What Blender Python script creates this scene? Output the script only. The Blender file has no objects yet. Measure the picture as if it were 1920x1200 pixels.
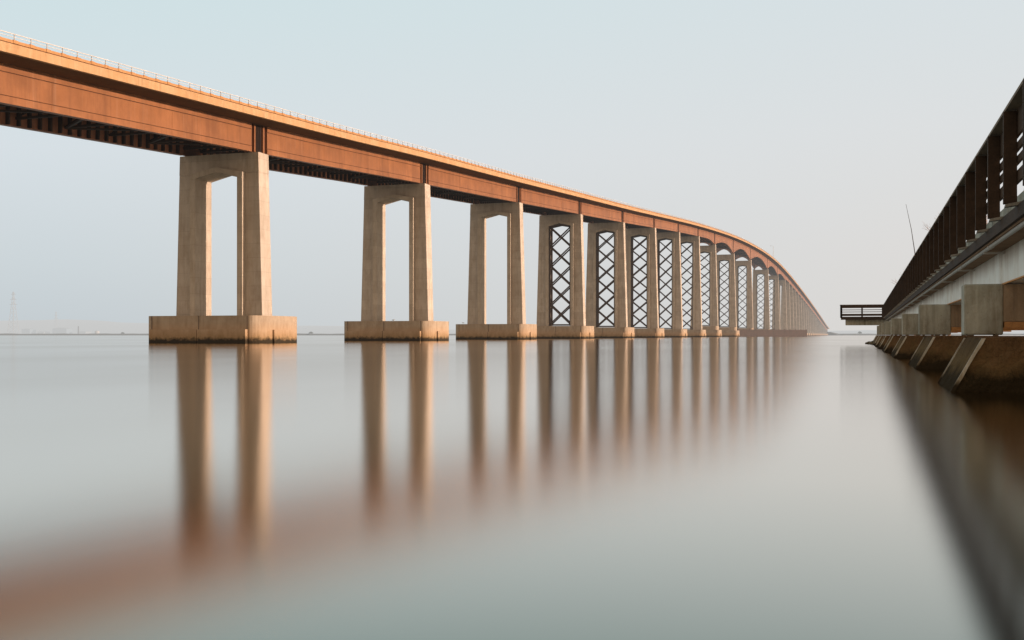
import bpy, bmesh, math, random
from mathutils import Vector, noise
random.seed(7)
R = math.radians
sc = bpy.context.scene
col = sc.collection

# ------------------------------------------------------------------ camera
TH = math.atan(661/2000.0); S_, C_ = math.sin(TH), math.cos(TH)
cam_d = bpy.data.cameras.new('camera'); cam = bpy.data.objects.new('camera', cam_d); col.objects.link(cam)
cam.location = (0, 0, 1.0); cam.rotation_euler = (R(90), 0, TH)
cam_d.sensor_width = 36; cam_d.lens = 37.5; cam_d.shift_y = 28/1920.0
cam_d.clip_start = 0.2; cam_d.clip_end = 60000
sc.camera = cam

def XY(px, z):
    """ground point seen in column px at camera depth z (metres)"""
    r = (px-960)/2000.0*z
    return (r*C_ - z*S_, r*S_ + z*C_)

# ------------------------------------------------------------------ materials
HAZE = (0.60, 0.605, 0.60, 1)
def new_mat(name):
    m = bpy.data.materials.new(name); m.use_nodes = True
    nt = m.node_tree; nt.nodes.clear()
    return m, nt
class NB:
    def __init__(s, nt): s.nt = nt
    def n(s, t, **k):
        o = s.nt.nodes.new(t)
        for a, b in k.items(): setattr(o, a, b)
        return o
    def l(s, a, b): s.nt.links.new(a, b)
    def math(s, op, a, b=None, clamp=False):
        o = s.n('ShaderNodeMath', operation=op); o.use_clamp = clamp
        for i, v in enumerate((a, b)):
            if v is None: continue
            if isinstance(v, (int, float)): o.inputs[i].default_value = v
            else: s.l(v, o.inputs[i])
        return o.outputs[0]
    def noise(s, vec, scale, detail=4, rough=.55, stretch=None):
        if stretch:
            mp = s.n('ShaderNodeMapping'); mp.inputs['Scale'].default_value = stretch
            s.l(vec, mp.inputs['Vector']); vec = mp.outputs[0]
        o = s.n('ShaderNodeTexNoise'); o.inputs['Scale'].default_value = scale
        o.inputs['Detail'].default_value = detail; o.inputs['Roughness'].default_value = rough
        s.l(vec, o.inputs['Vector']); return o.outputs['Fac']
    def ramp(s, f, stops, interp='LINEAR'):
        o = s.n('ShaderNodeValToRGB'); cr = o.color_ramp; cr.interpolation = interp
        while len(cr.elements) < len(stops): cr.elements.new(.5)
        for e, (p, c) in zip(cr.elements, stops):
            e.position = p; e.color = (c if len(c) == 4 else tuple(c)+(1,)) if not isinstance(c, (int, float)) else (c, c, c, 1)
        s.l(f, o.inputs['Fac']); return o.outputs['Color']
    def mix(s, f, a, b, mode='MIX'):
        o = s.n('ShaderNodeMix', data_type='RGBA', blend_type=mode)
        for i, v in ((0, f), (6, a), (7, b)):
            if isinstance(v, (int, float)): o.inputs[i].default_value = v
            elif isinstance(v, tuple): o.inputs[i].default_value = v if len(v) == 4 else v+(1,)
            else: s.l(v, o.inputs[i])
        return o.outputs[2]
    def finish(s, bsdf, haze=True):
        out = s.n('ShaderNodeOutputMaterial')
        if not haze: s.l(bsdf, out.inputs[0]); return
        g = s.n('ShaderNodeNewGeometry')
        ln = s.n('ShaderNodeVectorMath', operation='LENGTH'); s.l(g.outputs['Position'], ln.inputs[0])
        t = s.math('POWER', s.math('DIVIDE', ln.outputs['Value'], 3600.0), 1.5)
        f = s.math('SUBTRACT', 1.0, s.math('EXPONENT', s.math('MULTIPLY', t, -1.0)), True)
        em = s.n('ShaderNodeEmission'); em.inputs[0].default_value = HAZE  # distance haze painted in as emission mixed over the surface
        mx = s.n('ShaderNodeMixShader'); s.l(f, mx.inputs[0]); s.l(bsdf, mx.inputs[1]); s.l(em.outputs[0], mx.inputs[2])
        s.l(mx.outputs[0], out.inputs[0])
def bsdf(b, color, rough=.85, bump=None, bstr=.3, bdist=.05, spec=.25, metal=0):
    p = b.n('ShaderNodeBsdfPrincipled')
    if isinstance(color, tuple): p.inputs['Base Color'].default_value = color if len(color) == 4 else color+(1,)
    else: b.l(color, p.inputs['Base Color'])
    if isinstance(rough, (int, float)): p.inputs['Roughness'].default_value = rough
    else: b.l(rough, p.inputs['Roughness'])
    p.inputs['Specular IOR Level'].default_value = spec; p.inputs['Metallic'].default_value = metal
    if bump is not None:
        bn = b.n('ShaderNodeBump'); bn.inputs['Strength'].default_value = bstr; bn.inputs['Distance'].default_value = bdist
        b.l(bump, bn.inputs['Height']); b.l(bn.outputs[0], p.inputs['Normal'])
    return p.outputs[0]

def concrete(name, c1, c2, c3, scale=.35, lifts=1.5, waterline=None, streak=.5, bump=.25, warm_low=None, top_dirt=None, spec=.15, speck=.35):
    m, nt = new_mat(name); b = NB(nt)
    pos = b.n('ShaderNodeNewGeometry').outputs['Position']
    sep = b.n('ShaderNodeSeparateXYZ'); b.l(pos, sep.inputs[0])
    n1 = b.noise(pos, scale, 6, .62)
    n2 = b.noise(pos, scale*4, 5, .65, (1, 1, .35))
    n3 = b.noise(pos, scale*9, 4, .6)
    c = b.mix(b.ramp(n1, [(.36, 0), (.64, 1)]), c1, c2)
    c = b.mix(b.math('MULTIPLY', b.ramp(n2, [(.45, 0), (.72, 1)]), .7), c, c3)
    # vertical weather streaks
    st = b.noise(pos, 1.6*scale/.35, 4, .6, (1, 1, .06))
    c = b.mix(b.math('MULTIPLY', b.ramp(st, [(.5, 0), (.75, 1)]), streak), c, tuple(v*.45 for v in c3))
    st2 = b.noise(pos, 2.3*scale/.35, 3, .6, (1, 1, .05))
    c = b.mix(b.math('MULTIPLY', b.ramp(st2, [(.55, 0), (.75, 1)]), streak*.6), c, tuple(min(1, v*1.35) for v in c2))
    height = n3
    if lifts:   # pour lines and boards
        fr = b.math('FRACT', b.math('DIVIDE', sep.outputs['Z'], lifts))
        ln = b.math('LESS_THAN', fr, .035/lifts*1.2)
        c = b.mix(b.math('MULTIPLY', ln, .35), c, tuple(v*.4 for v in c3))
        fl = b.math('FLOOR', b.math('DIVIDE', sep.outputs['Z'], lifts))
        wn = b.n('ShaderNodeTexWhiteNoise', noise_dimensions='2D')
        cv = b.n('ShaderNodeCombineXYZ'); b.l(fl, cv.inputs[0])
        b.l(b.math('FLOOR', b.math('DIVIDE', sep.outputs['Y'], 9.0)), cv.inputs[1]); b.l(cv.outputs[0], wn.inputs['Vector'])
        c = b.mix(b.math('MULTIPLY', wn.outputs[0], .33), c, tuple(v*.6 for v in c1))
    spk = b.noise(pos, 3.5*scale/.35, 3, .8)
    c = b.mix(b.math('MULTIPLY', b.ramp(spk, [(.62, 0), (.74, 1)]), speck), c, tuple(v*.35 for v in c3))
    if warm_low:
        f = b.ramp(b.math('DIVIDE', b.math('ADD', sep.outputs['Z'], b.math('MULTIPLY', n1, .6)), warm_low), [(.2, 1), (1., 0)])
        c = b.mix(b.math('MULTIPLY', f, .75), c, (.42, .24, .11))  # orange low band: algae stain plus sun glint painted in
    if waterline:
        wz = b.math('ADD', sep.outputs['Z'], b.math('MULTIPLY', b.math('SUBTRACT', b.noise(pos, 1.4, 5, .7), .5), waterline*1.7))
        f = b.ramp(b.math('DIVIDE', wz, waterline*2.1), [(.35, 1), (1., 0)])
        c = b.mix(b.math('MULTIPLY', f, b.ramp(n2, [(.3, .25), (.6, .75)])), c, (.17, .115, .05))
        f = b.ramp(b.math('DIVIDE', wz, waterline), [(.45, 1), (1., 0)])
        c = b.mix(f, c, (.03, .022, .012))
    if top_dirt:
        z0, z1 = top_dirt
        wz = b.math('ADD', sep.outputs['Z'], b.math('MULTIPLY', b.math('SUBTRACT', st, .5), .9))
        f = b.ramp(b.math('DIVIDE', b.math('SUBTRACT', wz, z0), z1-z0), [(0, 0), (1., 1)])
        c = b.mix(b.math('MULTIPLY', f, .75), c, (.24, .13, .065))
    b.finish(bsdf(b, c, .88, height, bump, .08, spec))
    return m

M = {}
M['pier'] = concrete('pier_concrete', (.44, .375, .31), (.53, .465, .40), (.34, .27, .20), .35, 1.8, streak=.4)
M['frame'] = concrete('portal_concrete', (.45, .38, .305), (.53, .46, .38), (.37, .295, .22), .5, 2.1, streak=.3)
M['footing'] = concrete('footing_concrete', (.33, .255, .185), (.40, .32, .24), (.26, .19, .13), .4, 0, waterline=.75, streak=.3, warm_low=3.0)
M['fascia'] = concrete('fascia_concrete', (.42, .25, .125), (.46, .30, .17), (.38, .215, .10), .5, 0, streak=.35, bump=.1)
M['parapet'] = concrete('parapet_concrete', (.40, .205, .085), (.43, .235, .11), (.35, .17, .065), .6, 0, streak=.3, bump=.1)
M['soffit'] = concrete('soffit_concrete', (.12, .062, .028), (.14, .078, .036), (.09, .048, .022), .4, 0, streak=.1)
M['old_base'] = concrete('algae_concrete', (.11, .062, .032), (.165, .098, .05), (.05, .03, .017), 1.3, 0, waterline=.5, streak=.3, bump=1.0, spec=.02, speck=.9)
M['old_side_shade'] = concrete('shaded_side_concrete', (.06, .038, .021), (.09, .058, .034), (.03, .02, .012), 1.3, 0, waterline=.5, streak=.3, bump=1.0, spec=.01, speck=.8)  # darker copy of the base concrete, shade of the side faces painted in
M['old_block'] = concrete('weathered_concrete', (.27, .275, .225), (.40, .40, .34), (.17, .135, .09), .8, 0, streak=.6, bump=.4)
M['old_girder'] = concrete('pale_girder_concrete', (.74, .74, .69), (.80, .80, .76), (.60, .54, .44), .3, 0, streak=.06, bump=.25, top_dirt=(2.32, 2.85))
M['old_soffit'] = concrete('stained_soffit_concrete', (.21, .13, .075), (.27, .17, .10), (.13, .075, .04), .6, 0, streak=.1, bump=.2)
M['old_beam'] = concrete('brown_cap_concrete', (.26, .195, .13), (.33, .25, .17), (.16, .11, .07), .8, 0, streak=.6, bump=.4)
M['old_edge'] = concrete('edge_concrete', (.46, .44, .37), (.55, .52, .45), (.28, .23, .16), 1.5, 0, waterline=.22, streak=.4, bump=.6)

def steel(name, c1, c2, c3, rough=.55, haze=True, metal=0., panel=0):
    m, nt = new_mat(name); b = NB(nt)
    pos = b.n('ShaderNodeNewGeometry').outputs['Position']
    n1 = b.noise(pos, .5, 5, .6); n2 = b.noise(pos, .9, 5, .7, (1, 1, .12)); n3 = b.noise(pos, 6, 4, .6)
    c = b.mix(b.ramp(n1, [(.35, 0), (.65, 1)]), c1, c2)
    c = b.mix(b.math('MULTIPLY', b.ramp(n2, [(.48, 0), (.72, 1)]), .55), c, c3)
    c = b.mix(b.math('MULTIPLY', b.ramp(n3, [(.55, 0), (.75, 1)]), .25), c, c3)
    if panel:
        sep = b.n('ShaderNodeSeparateXYZ'); b.l(pos, sep.inputs[0])
        for w_, amt in ((panel, .22), (panel*7.3, .18)):
            wn = b.n('ShaderNodeTexWhiteNoise', noise_dimensions='1D'); b.l(b.math('FLOOR', b.math('DIVIDE', sep.outputs['Y'], w_)), wn.inputs['W'])
            c = b.mix(b.math('MULTIPLY', wn.outputs[0], amt), c, c3)
        n4 = b.noise(pos, 1.7, 4, .65, (1, 1, .04))
        c = b.mix(b.math('MULTIPLY', b.ramp(n4, [(.56, 0), (.72, 1)]), .35), c, (.35, .20, .12))
        n5 = b.noise(pos, .18, 4, .6)
        c = b.mix(b.math('MULTIPLY', b.ramp(n5, [(.4, 0), (.65, 1)]), .35), c, tuple(v*.8 for v in c3))
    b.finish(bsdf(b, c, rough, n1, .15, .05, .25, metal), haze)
    return m
M['girder'] = steel('weathering_steel', (.255, .099, .032), (.31, .125, .045), (.13, .048, .017), panel=2.4)
M['girder_in'] = steel('inner_steel', (.30, .13, .075), (.35, .16, .09), (.18, .08, .05))
M['recess_shade'] = steel('shaded_recess_steel', (.10, .038, .018), (.12, .05, .024), (.07, .028, .014), .8)  # dark tone paints the shade inside grooves and joint recesses
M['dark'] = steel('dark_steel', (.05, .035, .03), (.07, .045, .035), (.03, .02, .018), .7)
M['brace'] = steel('brace_steel', (.07, .052, .045), (.09, .06, .05), (.045, .035, .03), .7)
M['galv'] = steel('galvanised_steel', (.50, .48, .46), (.56, .54, .52), (.42, .39, .36), .5)
M['pylon'] = steel('pale_steel', (.3, .33, .36), (.34, .36, .38), (.28, .3, .32), .6)
M['pipe'] = steel('pipe_steel', (.36, .35, .32), (.44, .43, .40), (.24, .18, .13), .55)
M['fender'] = steel('fender_timber', (.045, .032, .026), (.065, .04, .032), (.03, .022, .018), .85)

def wood(name, c1, c2, rough=.8, s=3.0):
    m, nt = new_mat(name); b = NB(nt)
    pos = b.n('ShaderNodeNewGeometry').outputs['Position']
    n1 = b.noise(pos, s, 5, .65, (2, .25, 2)); n2 = b.noise(pos, s*5, 4, .7, (1, .2, 1.5)); n3 = b.noise(pos, .8, 3, .5)
    c = b.mix(b.ramp(n1, [(.3, 0), (.7, 1)]), c1, c2)
    c = b.mix(b.math('MULTIPLY', b.ramp(n2, [(.5, 0), (.7, 1)]), .5), c, tuple(v*.5 for v in c1))
    c = b.mix(b.math('MULTIPLY', b.ramp(n3, [(.4, 0), (.65, 1)]), .3), c, tuple(v*1.5 for v in c2))
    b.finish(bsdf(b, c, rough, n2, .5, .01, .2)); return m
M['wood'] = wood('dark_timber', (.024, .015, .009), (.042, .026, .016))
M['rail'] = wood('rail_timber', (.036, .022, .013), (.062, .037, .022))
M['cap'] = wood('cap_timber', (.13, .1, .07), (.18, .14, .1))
M['beam'] = wood('sunlit_timber', (.40, .19, .07), (.5, .26, .1))  # warm light on timbers and girder edge put into the colour
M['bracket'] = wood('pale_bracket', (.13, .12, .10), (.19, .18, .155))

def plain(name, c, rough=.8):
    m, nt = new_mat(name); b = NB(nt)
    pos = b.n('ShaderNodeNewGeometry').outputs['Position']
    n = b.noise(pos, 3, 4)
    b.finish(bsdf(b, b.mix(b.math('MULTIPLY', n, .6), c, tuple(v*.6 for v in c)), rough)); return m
M['asphalt'] = plain('asphalt', (.06, .06, .06))
M['gull_white'] = plain('white_feathers', (.7, .7, .68)); M['gull_grey'] = plain('grey_feathers', (.16, .15, .14)); M['beak'] = plain('beak', (.5, .3, .05))
M['rod'] = plain('rod_blank', (.07, .06, .06), .4)
M['wall_pale'] = plain('pale_cladding', (.34, .37, .40)); M['wall_blue'] = plain('blue_cladding', (.22, .31, .40)); M['roof'] = plain('roof_sheet', (.3, .33, .36))
M['tank'] = plain('white_tank', (.5, .5, .5)); M['chimney'] = plain('dark_stack', (.1, .11, .12))
M['rock'] = concrete('wet_rock', (.09, .075, .05), (.13, .11, .075), (.05, .055, .025), 3, 0, waterline=.1, bump=1)
M['bark'] = plain('bare_bark', (.5, .36, .31))
M['foliage'] = plain('far_foliage', (.07, .08, .055))

def ground(name, c1, c2, sc_=.02):
    m, nt = new_mat(name); b = NB(nt)
    pos = b.n('ShaderNodeNewGeometry').outputs['Position']
    n = b.noise(pos, sc_, 6, .6); n2 = b.noise(pos, sc_*12, 4, .6)
    c = b.mix(b.ramp(n, [(.35, 0), (.65, 1)]), c1, c2); c = b.mix(b.math('MULTIPLY', n2, .4), c, tuple(v*.5 for v in c1))
    b.finish(bsdf(b, c, .95, n2, .5, .3)); return m
M['shore'] = ground('marsh', (.06, .05, .035), (.09, .075, .05))
M['hills'] = ground('hill_grass', (.05, .07, .075), (.1, .1, .08), .002)
M['bank'] = ground('bank_soil', (.13, .1, .06), (.1, .12, .05), .3)

# water : long-exposure smooth river, slightly silty
m, nt = new_mat('river_water'); b = NB(nt)
pos = b.n('ShaderNodeNewGeometry').outputs['Position']
n = b.noise(pos, .05, 3, .5, (1, .35, 1)); n2 = b.noise(pos, .35, 3, .5, (1, .3, 1))
rg = b.ramp(b.math('ADD', b.math('MULTIPLY', n, .6), b.math('MULTIPLY', n2, .4)), [(.3, (.134,)*3), (.7, (.160,)*3)])
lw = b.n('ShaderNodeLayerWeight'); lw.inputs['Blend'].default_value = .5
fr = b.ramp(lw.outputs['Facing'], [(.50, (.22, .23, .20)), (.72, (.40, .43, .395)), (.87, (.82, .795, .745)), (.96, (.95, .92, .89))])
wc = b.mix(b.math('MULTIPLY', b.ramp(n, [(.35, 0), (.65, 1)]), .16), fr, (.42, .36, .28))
wv = b.math('ADD', b.noise(pos, .12, 3, .5, (1, .5, 1)), b.math('MULTIPLY', b.noise(pos, 1.1, 3, .5, (1, .4, 1)), .12))
bn = b.n('ShaderNodeBump'); bn.inputs['Strength'].default_value = .12; bn.inputs['Distance'].default_value = .05; b.l(wv, bn.inputs['Height'])
gl = b.n('ShaderNodeBsdfAnisotropic'); gl.distribution = 'BECKMANN'; gl.inputs['Anisotropy'].default_value = 0
b.l(wc, gl.inputs['Color']); b.l(rg, gl.inputs['Roughness']); b.l(bn.outputs[0], gl.inputs['Normal'])
b.finish(gl.outputs[0], False)
M['water'] = m

# ------------------------------------------------------------------ mesh builder
class MB:
    def __init__(s): s.v = []; s.f = []; s.mi = []
    def quad(s, a, b_, c, d, mi=0):
        i = len(s.v); s.v += [a, b_, c, d]; s.f.append((i, i+1, i+2, i+3)); s.mi.append(mi)
    def poly(s, pts, mi=0):
        i = len(s.v); s.v += list(pts); s.f.append(tuple(range(i, i+len(pts)))); s.mi.append(mi)
    def box(s, x0, x1, y0, y1, z0, z1, mi=0):
        i = len(s.v)
        s.v += [(x0,y0,z0),(x1,y0,z0),(x1,y1,z0),(x0,y1,z0),(x0,y0,z1),(x1,y0,z1),(x1,y1,z1),(x0,y1,z1)]
        for f in ((0,3,2,1),(4,5,6,7),(0,1,5,4),(1,2,6,5),(2,3,7,6),(3,0,4,7)):
            s.f.append(tuple(i+k for k in f)); s.mi.append(mi)
    def hexa(s, p, mi=0):   # p: 8 points bottom 4, top 4
        i = len(s.v); s.v += list(p)
        for f in ((0,3,2,1),(4,5,6,7),(0,1,5,4),(1,2,6,5),(2,3,7,6),(3,0,4,7)):
            s.f.append(tuple(i+k for k in f)); s.mi.append(mi)
    def prism(s, pts, y0, y1, mi=0, tri=True):   # XZ outline extruded in Y (convex outline)
        n = len(pts); i = len(s.v)
        s.v += [(x, y0, z) for x, z in pts] + [(x, y1, z) for x, z in pts]
        s.f.append(tuple(range(i, i+n))); s.mi.append(mi)
        s.f.append(tuple(range(i+2*n-1, i+n-1, -1))); s.mi.append(mi)
        for k in range(n):
            q = (k+1) % n; s.f.append((i+k, i+n+k, i+n+q, i+q)); s.mi.append(mi)
    def plan(s, pts, z0, z1, mi=0):              # XY outline extruded in Z
        n = len(pts); i = len(s.v)
        s.v += [(x, y, z0) for x, y in pts] + [(x, y, z1) for x, y in pts]
        s.f.append(tuple(range(i+n-1, i-1, -1))); s.mi.append(mi)
        s.f.append(tuple(range(i+n, i+2*n))); s.mi.append(mi)
        for k in range(n):
            q = (k+1) % n; s.f.append((i+k, i+q, i+n+q, i+n+k)); s.mi.append(mi)
    def loft(s, rings, mats=None, cap=True):     # rings: equal-length closed point loops
        n = len(rings[0]); i = len(s.v)
        for r in rings: s.v += list(r)
        for a in range(len(rings)-1):
            for k in range(n):
                q = (k+1) % n
                s.f.append((i+a*n+k, i+a*n+q, i+(a+1)*n+q, i+(a+1)*n+k)); s.mi.append(mats[k] if mats else 0)
        if cap:
            s.f.append(tuple(range(i+n-1, i-1, -1))); s.mi.append(0)
            j = i+(len(rings)-1)*n; s.f.append(tuple(range(j, j+n))); s.mi.append(0)
    def bar(s, a, b_, w, h=None, up=(0,1,0), mi=0):  # rectangular bar between points
        h = h or w; a = Vector(a); b_ = Vector(b_); d = (b_-a).normalized()
        u = Vector(up); 
        if abs(d.dot(u)) > .98: u = Vector((1, 0, 0))
        s1 = d.cross(u).normalized()*w/2; s2 = d.cross(s1).normalized()*h/2
        s.hexa([tuple(p) for p in (a-s1-s2, a+s1-s2, a+s1+s2, a-s1+s2, b_-s1-s2, b_+s1-s2, b_+s1+s2, b_-s1+s2)], mi)
    def tube(s, pts, rad, seg=8, mi=0):
        rings = []
        for k, p in enumerate(pts):
            p = Vector(p); d = (Vector(pts[min(k+1, len(pts)-1)])-Vector(pts[max(k-1, 0)])).normalized()
            u = Vector((0, 0, 1)) if abs(d.z) < .9 else Vector((1, 0, 0))
            a = d.cross(u).normalized(); c = d.cross(a)
            r = rad[k] if isinstance(rad, (list, tuple)) else rad
            rings.append([tuple(p+a*r*math.cos(t)+c*r*math.sin(t)) for t in [2*math.pi*j/seg for j in range(seg)]])
        s.loft(rings, [mi]*seg)
    def build(s, name, mats, parent=None, smooth=False, bevel=0, loc=None):
        me = bpy.data.meshes.new(name)
        vs = s.v
        if loc is not None: vs = [(x-loc[0], y-loc[1], z-loc[2]) for x, y, z in vs]
        me.from_pydata(vs, [], s.f)
        if not isinstance(mats, (list, tuple)): mats = [mats]
        for mm in mats: me.materials.append(mm)
        me.polygons.foreach_set('material_index', s.mi)
        if smooth: me.polygons.foreach_set('use_smooth', [True]*len(s.f))
        bm = bmesh.new(); bm.from_mesh(me)
        bmesh.ops.remove_doubles(bm, verts=bm.verts, dist=1e-4) if bevel or smooth else None
        bmesh.ops.recalc_face_normals(bm, faces=bm.faces)
        bm.to_mesh(me); bm.free(); me.update()
        o = bpy.data.objects.new(name, me); col.objects.link(o)
        if parent: o.parent = parent
        if loc is not None and not parent: o.location = loc
        if bevel:
            md = o.modifiers.new('bevel', 'BEVEL'); md.width = bevel; md.segments = 2; md.limit_method = 'ANGLE'; md.angle_limit = R(40)
        return o
def tag(o, label=None, cat=None, group=None, kind=None):
    for k, v in (('label', label), ('category', cat), ('group', group), ('kind', kind)):
        if v: o[k] = v
    return o
def empty(name, loc, label, cat, group=None):
    o = bpy.data.objects.new(name, None); col.objects.link(o); o.location = loc
    return tag(o, label, cat, group)
# children are modelled in coordinates relative to their thing's base
class LB(MB):
    """mesh builder in world coordinates, stored relative to the parent thing"""
    def part(s, name, mats, parent, bevel=0, smooth=False):
        root = parent; off = Vector((0, 0, 0))
        while root is not None: off += root.location; root = root.parent
        s.v = [(x-off.x, y-off.y, z-off.z) for x, y, z in s.v]
        return s.build(name, mats, parent, smooth, bevel)

# ------------------------------------------------------------------ bridge alignment
XC = -78.78          # bridge centre line
PX = [486, 792, 968, 1083, 1164, 1226, 1271, 1308, 1339, 1374, 1406, 1438, 1457, 1471]
ZN = [154791/(1620-p) for p in PX]
XG = -73.5
YP = [(z + XG*S_)/C_ for z in ZN]
sp = (YP[6]-YP[0])/6
for k in range(7): YP[k] = YP[0]+sp*k
while YP[-1] < 2300: YP.append(YP[-1]+sp)
Y_LEFT = YP[0]-sp                     # the pier just outside the frame on the left
KF = 146900.0
prof = [(0,560),(469,433),(540,413.3),(640,385.3),(700,370.3),(800,346.3),(900,317),(1000,290),(1096,265),(1160,247),(1230,229.3),
        (1300,213),(1346.7,198),(1381.7,186),(1416.7,168.7),(1440,153.5),(1463,134),(1486.7,106),(1510,75.3),(1533,43),(1552,14)]
pts = []
for p, h in prof:
    z = KF/(1620-p); pts.append(((z-69.75*S_)/C_, h*z/2000+1))
def interp(y):
    if y <= pts[0][0]: 
        return pts[0][1] + (y-pts[0][0])*.055
    for (a, b1), (c, d) in zip(pts, pts[1:]):
        if y <= c: return b1+(d-b1)*(y-a)/(c-a)
    return pts[-1][1] - (y-pts[-1][0])*.02
def Tdeck(y):
    w = 18 + min(90, max(0, y-150)*.16); s = 0; t = 0
    for k in range(-4, 5):
        g = math.exp(-(k/2.2)**2); s += g*interp(y+k*w/2.2); t += g
    return s/t
_h = {8: 5.7, 9: 8.0, 10: 8.2, 11: 8.4, 12: 7.0, 13: 5.0}
def Hg(i): return _h.get(i, 3.56)
def depth(y):       # girder depth below the soffit, haunched over the channel piers
    base = 3.56
    best = base
    for i, h in _h.items():
        yp = YP[i]
        L = (YP[i]-YP[i-1])/2 if y < yp else (YP[min(i+1, len(YP)-1)]-YP[i])/2
        d = abs(y-yp)/(L*.92)
        if d < 1: best = max(best, base+(h-base)*(1-d)**1.7)
    return best
SOF = 1.18

# ------------------------------------------------------------------ superstructure of the highway bridge
def samples(a, b_, step):
    n = max(1, int(math.ceil((b_-a)/step))); return [a+(b_-a)*k/n for k in range(n+1)]
Y_END = YP[-1]+20
BR = empty('highway_bridge', (XC, YP[0], 0), 'long highway bridge deck on rust orange steel girders, descending to the far shore', 'bridge')
ys = samples(Y_LEFT-6, Y_END, 8)
HW = 9.03
def ring(y, prof_):
    t = Tdeck(y); return [(x, y, t+z) for x, z in prof_]
# slab
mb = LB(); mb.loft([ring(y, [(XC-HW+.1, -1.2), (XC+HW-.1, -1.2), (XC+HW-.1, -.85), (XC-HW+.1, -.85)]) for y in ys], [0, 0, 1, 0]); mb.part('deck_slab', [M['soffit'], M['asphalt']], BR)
for sgn in (1, -1):
    mb = LB(); pr = [(XC+sgn*(HW-.45), -1.22), (XC+sgn*HW, -1.22), (XC+sgn*HW, -.38), (XC+sgn*(HW-.45), -.38)]
    mb.loft([ring(y, pr) for y in ys]); mb.part('fascia', M['fascia'], BR)
    mb = LB(); pr = [(XC+sgn*(HW-.40), -.376), (XC+sgn*(HW-.13), -.376), (XC+sgn*(HW-.13), -.30), (XC+sgn*(HW-.04), -.30), (XC+sgn*(HW-.06), -.03), (XC+sgn*(HW-.40), -.03)]
    mb.loft([ring(y, pr) for y in ys], [0, 1, 1, 0, 0, 0]); 
    y = Y_LEFT-5
    while y < Y_END and sgn == 1:
        t = Tdeck(y); mb.box(XC+HW-.38, XC+HW-.01, y-.28, y+.28, t-.29, t+.0); y += 1.95
    mb.part('parapet', [M['parapet'], M['recess_shade']], BR)
    mb = LB()
    mb.loft([ring(y, [(XC+sgn*(HW-.2)+.03*a, .55+.034*b_) for a, b_ in ((-1, -1), (1, -1), (1, 1), (-1, 1))]) for y in ys])
    mb.loft([ring(y, [(XC+sgn*(HW-.2)+.02*a, .28+.022*b_) for a, b_ in ((-1, -1), (1, -1), (1, 1), (-1, 1))]) for y in ys])
    mb.part('handrail', M['galv'], BR)
y = Y_LEFT-5; cnt = 0; mb2 = LB(); kk = 0
while y < Y_END:
    t = Tdeck(y)
    if y > 68 and cnt < 100:
        mb = LB(); mb.box(XC+HW-.24, XC+HW-.16, y-.018, y+.018, t, t+.56); mb.part('rail_post', M['galv'], BR); cnt += 1
    else: mb2.box(XC+HW-.24, XC+HW-.16, y-.018, y+.018, t, t+.56)
    if kk % 2 == 0: mb2.box(XC-HW+.16, XC-HW+.24, y-.018, y+.018, t, t+.56)
    y += 1.95; kk += 1
tag(mb2.part('rail_post', M['galv'], BR), kind='stuff')

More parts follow.
